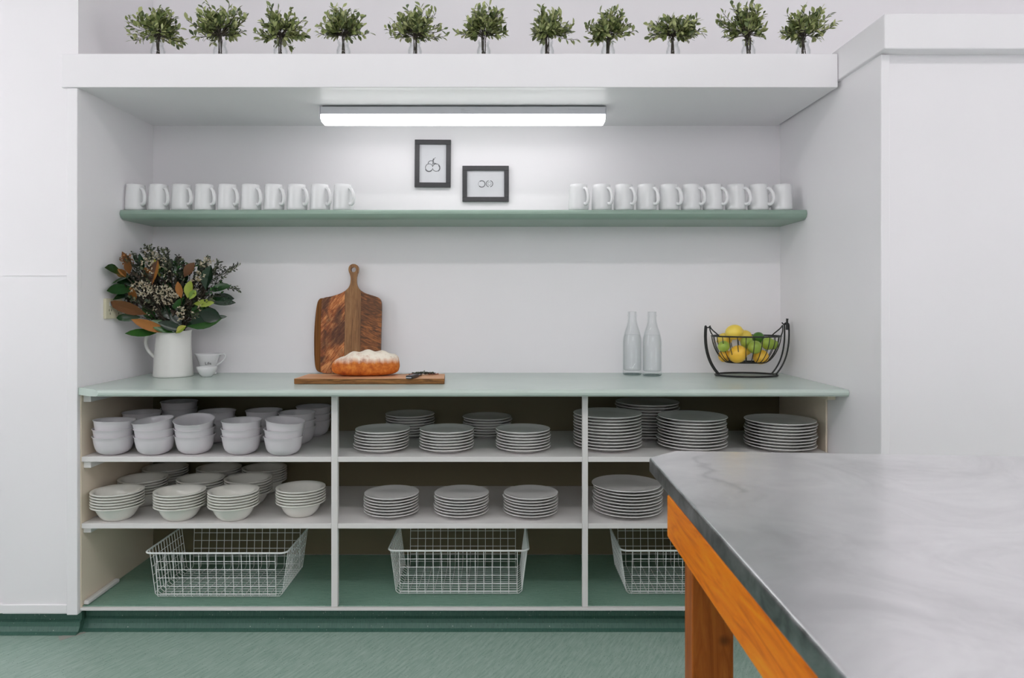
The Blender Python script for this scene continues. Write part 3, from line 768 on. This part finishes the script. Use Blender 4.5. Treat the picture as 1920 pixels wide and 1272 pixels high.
# big leaves: base px, tip px, depth offset, width, which mesh
big = [((238, 520), (185, 503), -.02, .050, mg), ((244, 518), (200, 528), .0, .040, mg), ((252, 540), (192, 545), -.03, .034, mg), ((250, 552), (205, 560), .01, .036, mg), ((262, 528), (212, 532), .03, .034, mg),
       ((275, 590), (205, 568), -.04, .034, ru), ((265, 595), (217, 596), -.02, .024, mg), ((300, 622), (236, 628), -.03, .026, mg), ((318, 624), (250, 600), -.05, .030, ru), ((330, 624), (282, 604), -.06, .034, mg),
       ((345, 620), (300, 606), -.07, .030, mg), ((348, 612), (412, 598), -.05, .048, mg), ((398, 596), (424, 594), -.03, .012, mg), ((372, 585), (410, 596), -.06, .046, mg), ((385, 562), (440, 568), -.03, .026, mg),
       ((362, 570), (400, 568), -.05, .024, ll), ((386, 545), (392, 500), -.05, .040, mg), ((392, 545), (428, 535), -.04, .028, mg), ((400, 555), (436, 560), -.02, .026, mg),
       ((236, 520), (222, 506), -.06, .026, ru), ((243, 515), (240, 490), -.05, .024, ru), ((248, 505), (230, 475), .0, .020, ru), ((255, 565), (245, 540), -.07, .026, ru), ((285, 535), (294, 490), -.07, .030, ru),
       ((290, 530), (272, 505), -.03, .030, ru), ((345, 520), (362, 494), -.04, .030, ru), ((340, 560), (334, 530), -.07, .022, ru), ((270, 510), (262, 478), -.02, .016, mg), ((262, 500), (252, 478), .02, .016, mg), ((300, 520), (290, 488), -.03, .02, ll),
       ((352, 560), (356, 528), -.08, .030, ll), ((355, 562), (366, 545), -.09, .020, ll), ((330, 625), (346, 612), -.08, .022, ll), ((320, 600), (300, 570), -.05, .034, mg), ((360, 600), (380, 570), -.02, .036, mg), ((330, 590), (345, 560), -.03, .034, mg), ((290, 600), (270, 575), -.01, .034, mg),
       ((310, 560), (318, 530), -.02, .03, mg), ((345, 545), (332, 515), .0, .03, mg), ((372, 520), (384, 490), .02, .024, mg), ((290, 575), (262, 560), .0, .036, pl), ((340, 610), (322, 590), -.06, .034, mg)]
for (a, b, dY, wd, dst) in big:
    p = bp(a[0], a[1], dY); q = bp(b[0], b[1], dY + rb_.uniform(-.02, .02)); d = q-p
    if q.x + O.x < XL+.02: q.x = XL+.02-O.x; d = q-p
    up = Vector((rb_.uniform(-.3, .3), -1, rb_.uniform(0, .5)))
    leaf(dst, p, d, up, d.length*1.08, wd*1.45, rb_.uniform(.15, .45), rb_.uniform(-.1, .12), seg=6)
    stemto(p, .0018)
def sprig(a, b, dY, dst, n=16, L=(.009, .016), asp=.45):
    p = bp(a[0], a[1], dY); q = bp(b[0], b[1], dY+rb_.uniform(-.03, .03)); q.x = max(q.x, XL+.02-O.x)
    pts = bez(p, p.lerp(q, .35)+Vector((0, 0, .01)), p.lerp(q, .7)+Vector((0, 0, .008)), q, 8)
    tube(st, pts, .0009, 4); stemto(p, .0013)
    for k in range(n):
        u = (k+.5)/n*8; j = min(7, int(u)); c = pts[j].lerp(pts[j+1], u-j); ax = (pts[j+1]-pts[j]).normalized()
        rad = Vector([rb_.uniform(-1, 1) for _ in range(3)]); rad -= ax*rad.dot(ax); rad.normalize()
        l_ = rb_.uniform(*L); leaf(dst, c, ax*.7+rad*.8, Vector((0, -1, .6)), l_, l_*asp, .2, .1)
for a, b in (((395, 540), (450, 496)), ((392, 530), (440, 505)), ((398, 545), (446, 540)), ((392, 560), (428, 562)), ((385, 520), (420, 500)), ((330, 540), (332, 480)), ((320, 530), (310, 468)), ((340, 530), (328, 492)),
             ((300, 520), (276, 460)), ((310, 520), (296, 465)), ((290, 510), (266, 470)), ((305, 530), (308, 482)), ((280, 500), (285, 462)), ((350, 540), (342, 505)), ((320, 500), (300, 470)), ((380, 520), (390, 482)), ((380, 510), (372, 488)), ((395, 520), (408, 490)), ((315, 540), (322, 500)), ((270, 500), (250, 476)), ((262, 510), (232, 488)), ((300, 500), (270, 464))):
    for r_ in range(3):
        j = lambda v: (v[0]+rb_.uniform(-5, 5), v[1]+rb_.uniform(-5, 5))
        sprig(j(a), j(b), rb_.uniform(-.05, .05), sg, 18)
for k in range(150):                         # dense dark heart of the bouquet
    ang = rb_.uniform(0, 2*PI); rr = rb_.random()**.6
    c = (322 + math.cos(ang)*72*rr, 556 + math.sin(ang)*52*rr)
    b = (c[0] + (c[0]-325)*.35, c[1] - 14 + (c[1]-560)*.2)
    sprig(c, b, rb_.uniform(-.06, .08), rb_.choice((sg, pl, mg, sg)), 16, (.012, .022), .5)
def blossoms(x0, x1, y0, y1, n, dst, dY=-.06, s=.0035):
    for _ in range(n):
        a = rb_.uniform(0, 2*PI); r_ = rb_.random()**.5
        x = (x0+x1)/2 + math.cos(a)*r_*(x1-x0)/2; y = (y0+y1)/2 + math.sin(a)*r_*(y1-y0)/2
        c = bp(x, y, dY+rb_.uniform(-.03, .03))
        for q in range(3):
            d = Vector([rb_.uniform(-1, 1) for _ in range(3)]); leaf(dst, c, d, Vector((0, -1, .3)), s*2.4, s*1.5, .3, .3)
blossoms(243, 290, 526, 556, 90, cr); blossoms(285, 328, 535, 572, 90, cr); blossoms(262, 300, 470, 500, 55, cr, -.02); blossoms(300, 312, 482, 520, 20, cr, -.05); blossoms(330, 348, 575, 602, 22, cr, -.08)
blossoms(375, 400, 482, 505, 30, cr, -.03); blossoms(365, 385, 505, 530, 20, cr, -.05); blossoms(225, 250, 472, 500, 22, ru, -.03); blossoms(350, 380, 520, 600, 40, cr, -.05, .003)
blossoms(258, 330, 480, 600, 70, cr, -.05, .0028); blossoms(318, 335, 545, 560, 12, cr, -.08)
for p_ in ((296, 522), (305, 566), (352, 590), (276, 548), (330, 560)): stemto(bp(p_[0], p_[1], -.05))
for nm, bmx, mt, lb in (('stems', st, 'stem', None), ('magnolia_leaves', mg, 'magnolia', 'glossy dark green leaves'), ('rust_leaves', ru, 'rust', 'rust brown dried leaves'), ('dark_sprigs', sg, 'sprig', 'fine grey green sprigs'),
                        ('plum_leaves', pl, 'plum', 'dull plum brown leaves'), ('cream_blossom', cr, 'blossom', 'dried cream blossom'), ('bud_leaves', ll, 'lime_leaf', 'fresh lime green leaves')):
    for v in bmx.verts:
        if v.co.x + O.x < XL+.022: v.co.x = XL+.022-O.x
    o = obj(nm, bmx, M[mt], t, smooth=True)
    if lb: o['label'] = lb

# measuring cup and little bowl
cy_ = 3.255; cx_ = (390-CX)*cy_/F
t = empty('measuring_cup', (cx_, cy_, ZT), 0, 'white conical measuring cup with printed word and handle, right of the jug', 'cup')
bm = bmesh.new()
lathe(bm, [(0, .003), (.030, .003), (.036, 0), (.038, .003), (.037, .008), (.030, .012), (.0325, .026), (.040, .054), (.051, .084), (.054, .093), (.0535, .095), (.052, .094), (.049, .084), (.038, .055), (.030, .028), (.026, .018), (0, .017)], 44)
for v in bm.verts:
    if v.co.z > .07 and v.co.x < -.03 and abs(v.co.y) < .024:
        k = (v.co.z-.07)/.025*(1-abs(v.co.y)/.024); v.co.x -= .011*k
obj('body', bm, M['ceramic'], t, smooth=True, autos=60)
bm = bmesh.new(); tube(bm, bez((.050, 0, .091), (.092, 0, .104), (.088, 0, .066), (.039, 0, .042), 16), .0036, 8)
obj('handle', bm, M['ceramic'], t, smooth=True)
tx = bpy.data.curves.new('word', 'FONT'); tx.body = 'Life'; tx.size = .019; tx.extrude = .0; tx.align_x = 'CENTER'
to = bpy.data.objects.new('word', tx); C.collection.objects.link(to)
dg = bpy.context.evaluated_depsgraph_get(); me = bpy.data.meshes.new_from_object(to.evaluated_get(dg))
bpy.data.objects.remove(to); bm = bmesh.new(); bm.from_mesh(me)
ge = bmesh.ops.extrude_face_region(bm, geom=bm.faces[:])
for v in ge['geom']:
    if isinstance(v, bmesh.types.BMVert): v.co.z += .001
for v in bm.verts:                           # wrap onto the cone
    u, h, th = v.co.x+.016, v.co.y+.046, v.co.z
    r_ = .0325 + (h-.026)*.0075/.028*1.0 if h < .054 else .040+(h-.054)*.011/.030
    an = -PI/2 + u/r_; v.co = Vector(((r_+.0002+th*.4)*math.cos(an), (r_+.0002+th*.4)*math.sin(an), h))
obj('printed_word', bm, M['black'], t)
by_ = 3.145; bx_ = (388-CX)*by_/F
bm = bmesh.new()
lathe(bm, [(0, .002), (.016, .002), (.018, 0), (.021, .002), (.032, .013), (.040, .030), (.043, .042), (.0425, .0435), (.041, .043), (.037, .031), (.029, .015), (.018, .006), (0, .005)], 40)
tag(obj('dip_bowl', bm, M['ceramic'], smooth=True, autos=60, loc=(bx_, by_, ZT+.0004)), 'tiny white bowl in front of the measuring cup', 'bowl')

# ------------------------------------------------------------------ boards, bread, knife, herbs
def smooth_outline(pts, it=2):
    for _ in range(it):
        o = []
        for i, p in enumerate(pts):
            q = pts[(i+1) % len(pts)]
            o += [(p[0]*.75+q[0]*.25, p[1]*.75+q[1]*.25), (p[0]*.25+q[0]*.75, p[1]*.25+q[1]*.75)]
        pts = o
    return pts
Yb_ = 3.285
def cb(X, Y_):                               # photo crop measurements to board plane metres
    return ((520+X/4.239-CX)*Yb_/F, HC-(460+Y_/4.239-CY)*Yb_/F)
out = [(352, 460), (356, 425), (375, 410), (430, 402), (500, 380), (548, 352), (575, 318), (583, 270), (578, 232), (563, 200), (563, 168), (580, 147), (603, 141), (626, 147), (643, 168), (643, 200), (630, 232), (625, 270), (632, 318), (655, 352), (700, 378), (770, 398), (808, 412), (826, 440), (830, 480), (826, 700), (822, 960), (812, 1000), (780, 1010), (600, 1013), (400, 1012), (362, 1008), (350, 980), (348, 700)]
o2 = [cb(*p) for p in out]; cxb = cb(600, 0)[0]; zb0 = min(p[1] for p in o2)
o2 = smooth_outline([(p[0]-cxb, p[1]-zb0) for p in o2], 2)
hc = cb(603, 188); hc = (hc[0]-cxb, hc[1]-zb0)
t = empty('paddle_board', (cxb, YB-.0550, ZT+.0012), 0, 'dark figured wood paddle board with a holed handle leaning on the back wall', 'cutting board')
t.rotation_euler = (R(-3.0), 0, 0)
bm = bmesh.new()
def holed_plate(bm, outl, hole, hr, y0, y1, nh=28):
    for y, flip in ((y0, 0), (y1, 1)):
        vo = [bm.verts.new((p[0], y, p[1])) for p in outl]
        vh = [bm.verts.new((hole[0]+hr*math.cos(2*PI*i/nh), y, hole[1]+hr*math.sin(2*PI*i/nh))) for i in range(nh)]
        es = [bm.edges.new((vo[i], vo[(i+1) % len(vo)])) for i in range(len(vo))] + [bm.edges.new((vh[i], vh[(i+1) % nh])) for i in range(nh)]
        bmesh.ops.triangle_fill(bm, edges=es, use_beauty=True)
        if flip == 0: A = (vo, vh)
        else: Bv = (vo, vh)
    for a_, b_ in zip(A, Bv):
        n = len(a_)
        for i in range(n): bm.faces.new((a_[i], a_[(i+1) % n], b_[(i+1) % n], b_[i]))
holed_plate(bm, o2, hc, .0118, -.010, .010)
obj('blade', bm, M['paddle'], t, bevel=0.002, seg=2)
out = [(345, 412), (318, 425), (303, 470), (290, 600), (285, 720), (290, 900), (300, 975), (320, 1002), (350, 1010), (700, 1010), (740, 980), (760, 700), (745, 450), (700, 415)]
o3 = [cb(*p) for p in out]; o3 = smooth_outline([(p[0]-cxb, max(p[1]-zb0, .001)) for p in o3], 2)
bm = bmesh.new(); prism(bm, o3, -.009, .009, 'y')
t = empty('chopping_board', (cxb, YB-.034, ZT+.0012), 0, 'honey brown curved chopping board peeking out left behind the paddle board', 'cutting board')
t.rotation_euler = (R(-3.0), 0, 0)
obj('board', bm, M['board_back'], t, bevel=0.003)

fb0, fb1 = (551-CX)*2.852/F, (833-CX)*2.852/F
t = empty('serving_board', ((fb0+fb1)/2, 2.95, ZT+.0005), R(0.3), 'long flat wooden board lying on the counter under the bread', 'cutting board')
bm = bmesh.new(); hl = (fb1-fb0)/2
pts = []
rg = random.Random(5)
for i in range(15): pts.append((-hl+2*hl*i/14, -.098 + rg.uniform(-.0012, .0012)))
for i in range(15): pts.append((hl-.012-(2*hl-.018)*i/14, .098 + rg.uniform(-.0012, .0012)))
prism(bm, pts, 0, .0215)
for f in bm.faces: f.material_index = 0
bm.normal_update()
for f in bm.faces:
    if abs(f.normal.z) < .5: f.material_index = 1
obj('board', bm, [M['board_flat'], M['board_edge']], t, bevel=0.002)
zb = ZT + .0222
# loaf
bm = bmesh.new(); nu, nv = 60, 36; Lx, Wy, Hz = .139, .062, .104
rings = []
for i in range(nu+1):
    u = -1 + 2*i/nu; s = (1-abs(u)**3.0)**.5 if abs(u) < 1 else 0
    s = max(s, .02); ring = []
    prof = 1 - .62*max(0, -u-.15)**1.3 - .05*u*u + .012*math.sin(u*9)
    for k in range(nv):
        a_ = 2*PI*k/nv; y = math.cos(a_); z = math.sin(a_)
        y = math.copysign(abs(y)**.75, y); z = math.copysign(abs(z)**(.85 if z > 0 else .45), z)
        score = (math.sin((u*1.02 + y*.16)*PI*4.3+.6))
        rid = .045*score*max(0, z)**1.2
        rr = 1 + .03*mnoise.noise(Vector((u*4, y*2, z*2)))
        zz = .040 + z*s**.55*(.064*prof*(1+rid*1.5) if z > 0 else .040)*1.0
        ring.append(bm.verts.new((u*Lx*(1+.01*rr), y*Wy*s**.5*rr, max(zz, 0))))
    rings.append(ring)
for a_, b_ in zip(rings, rings[1:]):
    for k in range(nv): bm.faces.new((a_[k], a_[(k+1) % nv], b_[(k+1) % nv], b_[k]))
bm.faces.new(rings[0]); bm.faces.new(rings[-1][::-1])
o = obj('bread_loaf', bm, M['bread'], smooth=True, autos=80, loc=((686-CX)*2.98/F, 2.98, zb))
o.rotation_euler = (0, 0, R(5)); tag(o, 'golden crusty loaf dusted with white flour on the wooden board', 'bread')
# knife: handle hangs over the board's front edge
kp = px(774, 706, 2.875); t = empty('bread_knife', ((774-CX)*2.87/F, 2.87, zb+.001), R(-14), 'dark handled knife on the wooden board beside the loaf', 'knife')
bm = bmesh.new(); prism(bm, [(-.011, .035), (-.012, .075), (-.016, .12), (-.04, .165), (-.016, .155), (.004, .09), (.006, .035)], .004, .0055)
obj('blade', bm, M['knifeblade'], t)
obj('handle', B((-.0135, .0135, -.045, .036, 0, .013)), M['black'], t, bevel=.003)
obj('rivet_plate', B((-.0115, .0115, -.0462, -.0452, .0035, .0075)), M['greyplastic'], t)
# dried herb bundle
t = empty('herb_bundle', ((792-CX)*3.0/F, 3.0, zb), 0, 'small bundle of dried herbs and rose buds at the right end of the board', 'herbs')
bm = bmesh.new(); bm2 = bmesh.new(); bm3 = bmesh.new()
for k in range(34):
    x = rb_.uniform(-.05, .03); y = rb_.uniform(-.012, .012); z = .003 + rb_.uniform(0, .010)*(1-abs(x)/.07)
    d = Vector((rb_.uniform(.6, 1), rb_.uniform(-.4, .4), rb_.uniform(-.05, .12)))
    e = Vector((x, y, z)) + d*.03; e.z = max(e.z, .002)
    tube(bm, [(x, y, z), e], .0013, 4)
    for q in range(4):
        c = Vector((x, y, z)).lerp(e, q/4); leaf(bm2, c, Vector((rb_.uniform(-1, 1), rb_.uniform(-1, 1), rb_.uniform(0, .8))), Vector((0, -1, 1)), .008, .004)
for k in range(26):
    x = rb_.choice((rb_.uniform(-.055, -.035), rb_.uniform(.02, .065), rb_.uniform(.02, .065))); y = rb_.uniform(-.02, .018)
    lathe(bm3, [(0, 0), (.0022, .0012), (.0028, .003), (.0016, .0052), (0, .006)], 7, x, y, .0004)
obj('stalks', bm, M['soil'], t); obj('dried_leaves', bm2, M['sprig'], t); obj('rose_buds', bm3, plain('dried_rose', srgb(150, 96, 80), .9), t)

# ------------------------------------------------------------------ water bottles
def make_bottle():
    t = empty('water_bottle', (0, 0, 0), 0, 'bottle', 'bottle', 'clear water bottles')
    bm = bmesh.new()
    lathe(bm, [(0, .004), (.032, .004), (.036, 0), (.040, .001), (.0425, .006), (.0425, .15), (.0405, .168), (.034, .195), (.025, .222), (.0205, .242), (.019, .262), (.0195, .264), (.0215, .266), (.0215, .271), (.0190, .273), (.0190, .2785), (.0198, .280), (.0198, .285), (.0185, .286),
               (.0158, .285), (.0155, .262), (.0172, .242), (.0218, .222), (.031, .195), (.0375, .168), (.0395, .15), (.0395, .024), (.035, .0195), (0, .0185)], 48)
    for f in bm.faces:                       # thick tinted foot
        if f.calc_center_median().z < .0055: f.material_index = 1
    obj('glass', bm, [M['glass'], M['glassfoot']], t, smooth=True, autos=60)
    bm = bmesh.new()
    lathe(bm, [(0, .0195), (.0345, .0205), (.0388, .025), (.0388, .15), (.0368, .168), (.0335, .182), (0, .182)], 48)
    obj('water', bm, M['water'], t, smooth=True, autos=60)
    return t
bt = make_bottle(); bt.location = ((1185.5-CX)*3.235/F, 3.235, ZT+.0005); bt['label'] = 'clear glass bottle of water on the counter, left of the two'
dup(bt, ((1222.5-CX)*3.19/F, 3.19, ZT+.0005), R(40), label='clear glass bottle of water on the counter, right of the two')

# ------------------------------------------------------------------ fruit basket
fy = 3.185; fx = (1399-CX)*fy/F
t = empty('fruit_basket', (fx, fy, ZT), 0, 'black wire hanging basket on a ring stand holding lemons and limes', 'basket')
def fbp(X, Y_): p = px(1300+X/9.6, 590+Y_/9.6, fy); return Vector((p.x-fx, 0, p.z-ZT))
bm = bmesh.new()
tube(bm, [(.136*math.cos(2*PI*i/48), .095*math.sin(2*PI*i/48), .0045) for i in range(48)], .0042, 8, closed=True)
tube(bm, [(.128*math.cos(2*PI*i/48), .087*math.sin(2*PI*i/48), .0045) for i in range(48)], .0030, 8, closed=True)
obj('ring_base', bm, M['black'], t, smooth=True)
for s, topz in ((-1, .222), (1, .236)):
    bm = bmesh.new()
    for dx_, dy_ in ((0, -.010), (-.012*s, .010)):
        tube(bm, bez((s*.128+dx_, dy_, .006), (s*.155+dx_, dy_, .035), (s*.196+dx_, dy_, .09), (s*.187+dx_, dy_, topz-.008), 18), .0036, 8)
    tube(bm, bez((s*.187, -.010, topz-.009), (s*.187, -.010, topz+.004), (s*.176, .01, topz+.004), (s*.175, .010, topz-.009), 6), .0036, 8)
    if s == 1: tube(bm, [(.180, -.006, topz-.03), (.181, -.006, topz+.012), (.182, -.006, topz+.020)], [.006, .005, .006], 8)
    tube(bm, [(s*.182, -.008, topz-.006), (s*.168, 0, topz-.006), (s*.160, 0, topz+.002)], .0030, 6)
    obj('stand_arm', bm, M['black'], t, smooth=True)
zr = 1.136-ZT; zbm = zr-.117
def rim(a_): return Vector((.152*math.cos(a_), .108*math.sin(a_), zr))
def boty(a_): return Vector((.088*math.cos(a_), .058*math.sin(a_), zbm))
bm = bmesh.new()
tube(bm, [rim(2*PI*i/60) for i in range(60)], .0034, 8, closed=True)
tube(bm, [boty(2*PI*i/40) for i in range(40)], .0028, 6, closed=True)
tube(bm, [boty(PI), boty(0)], .0022, 6)
nr = 26
for i in range(nr):
    a_ = 2*PI*(i+.5)/nr; p = rim(a_); q = boty(a_)
    tube(bm, bez(p, Vector((p.x*.97, p.y*.97, zr-.055)), Vector((q.x*1.32, q.y*1.32, zbm+.010)), q, 10), .0017, 6)
for s, hz in ((-1, .222), (1, .226)):
    for dy_ in (-.05, .05):
        tube(bm, bez((s*math.sqrt(1-(dy_/.108)**2)*.152, dy_, zr), (s*.150, dy_*.8, zr+.02), (s*.158, dy_*.3, hz-.02), (s*.163, 0, hz), 8), .0028, 6)
obj('hanging_bowl', bm, M['black'], t, smooth=True)
def fruit(X, Y_, r_, dY, kind, label, tilt=0.0, name='lemon'):
    c = px(1300+X/9.6, 590+Y_/9.6, fy+dY)
    bm = bmesh.new(); n = 14; prof = []
    for i in range(n+1):
        a_ = PI*i/n; rr = r_*math.sin(a_); z = -r_*(1.16 if name == 'lemon' else 1.03)*math.cos(a_)
        if name == 'lemon' and i in (0, n): z *= 1.08
        if name == 'lemon' and i in (1, n-1): rr *= .72
        prof.append((max(rr, 0) if 0 < i < n else 0, z))
    lathe(bm, prof, 28)
    o = obj(name, bm, M[kind], smooth=True, autos=80, loc=c)
    o.rotation_euler = (R(70)+tilt*.3, 0, R(60)+tilt); 
    return tag(o, label, name, 'citrus fruit in the black basket')
fruit(735, 320, .034, -.005, 'lemon', 'pale yellow lemon on top of the fruit heap, highest of all', .3)
fruit(925, 400, .030, .045, 'lemon', 'yellow lemon at the back, just right of the highest lemon', 1.1)
fruit(800, 715, .038, -.045, 'orange', 'large deep yellow lemon at the front bottom, left of centre', -.6)
fruit(1215, 765, .033, -.012, 'orange', 'deep yellow lemon low on the right under the limes', 1.2)
fruit(560, 450, .030, .045, 'lemon', 'yellow lemon at the rear left, behind the leftmost lime', .2)
fruit(560, 745, .027, .018, 'orange', 'deep yellow lemon low on the left, below the leftmost lime', -.9)
fruit(930, 640, .026, .030, 'lemon', 'yellow lemon deep in the middle, behind the large front lemon', .5)
fruit(548, 575, .0250, -.040, 'lime', 'green lime at the far left of the basket', 0, 'lime')
fruit(1110, 590, .0290, -.058, 'lime', 'light green lime at the front, right of centre', 0, 'lime')
fruit(960, 500, .0270, .0, 'lime', 'green lime in the middle, half hidden behind the front lime', 0, 'lime')
fruit(1170, 420, .0260, .035, 'limedark', 'dark green lime at the top right of the heap', 0, 'lime')
fruit(1345, 525, .0280, -.018, 'lime', 'yellowish green lime at the right, second from the right rim', 0, 'lime')
fruit(1440, 545, .0220, .022, 'lime', 'small pale green lime at the far right of the basket', 0, 'lime')

# ------------------------------------------------------------------ steel-topped table
t = empty('prep_table', (0.95, 0.75, 0), 0, 'stainless steel topped prep table with orange pine legs in the right foreground', 'table')
T0 = Vector((0.95, 0.75, 0))
def loc2(p): return (p[0]-T0.x, p[1]-T0.y)
top = [(.3300, -.45), (.3690, 1.762), (.452, 1.842), (1.66, 1.750), (1.66, -.45)]
bm = bmesh.new(); prism(bm, [loc2(p) for p in top], .862, .900)
bm.normal_update()
for f in bm.faces:
    if abs(f.normal.z) < .5: f.material_index = 1
obj('steel_top', bm, [M['steel'], M['steeledge']], t, bevel=0.006, seg=3)
def quad(pts, z0, z1): bm = bmesh.new(); prism(bm, [loc2(p) for p in pts], z0, z1); return bm
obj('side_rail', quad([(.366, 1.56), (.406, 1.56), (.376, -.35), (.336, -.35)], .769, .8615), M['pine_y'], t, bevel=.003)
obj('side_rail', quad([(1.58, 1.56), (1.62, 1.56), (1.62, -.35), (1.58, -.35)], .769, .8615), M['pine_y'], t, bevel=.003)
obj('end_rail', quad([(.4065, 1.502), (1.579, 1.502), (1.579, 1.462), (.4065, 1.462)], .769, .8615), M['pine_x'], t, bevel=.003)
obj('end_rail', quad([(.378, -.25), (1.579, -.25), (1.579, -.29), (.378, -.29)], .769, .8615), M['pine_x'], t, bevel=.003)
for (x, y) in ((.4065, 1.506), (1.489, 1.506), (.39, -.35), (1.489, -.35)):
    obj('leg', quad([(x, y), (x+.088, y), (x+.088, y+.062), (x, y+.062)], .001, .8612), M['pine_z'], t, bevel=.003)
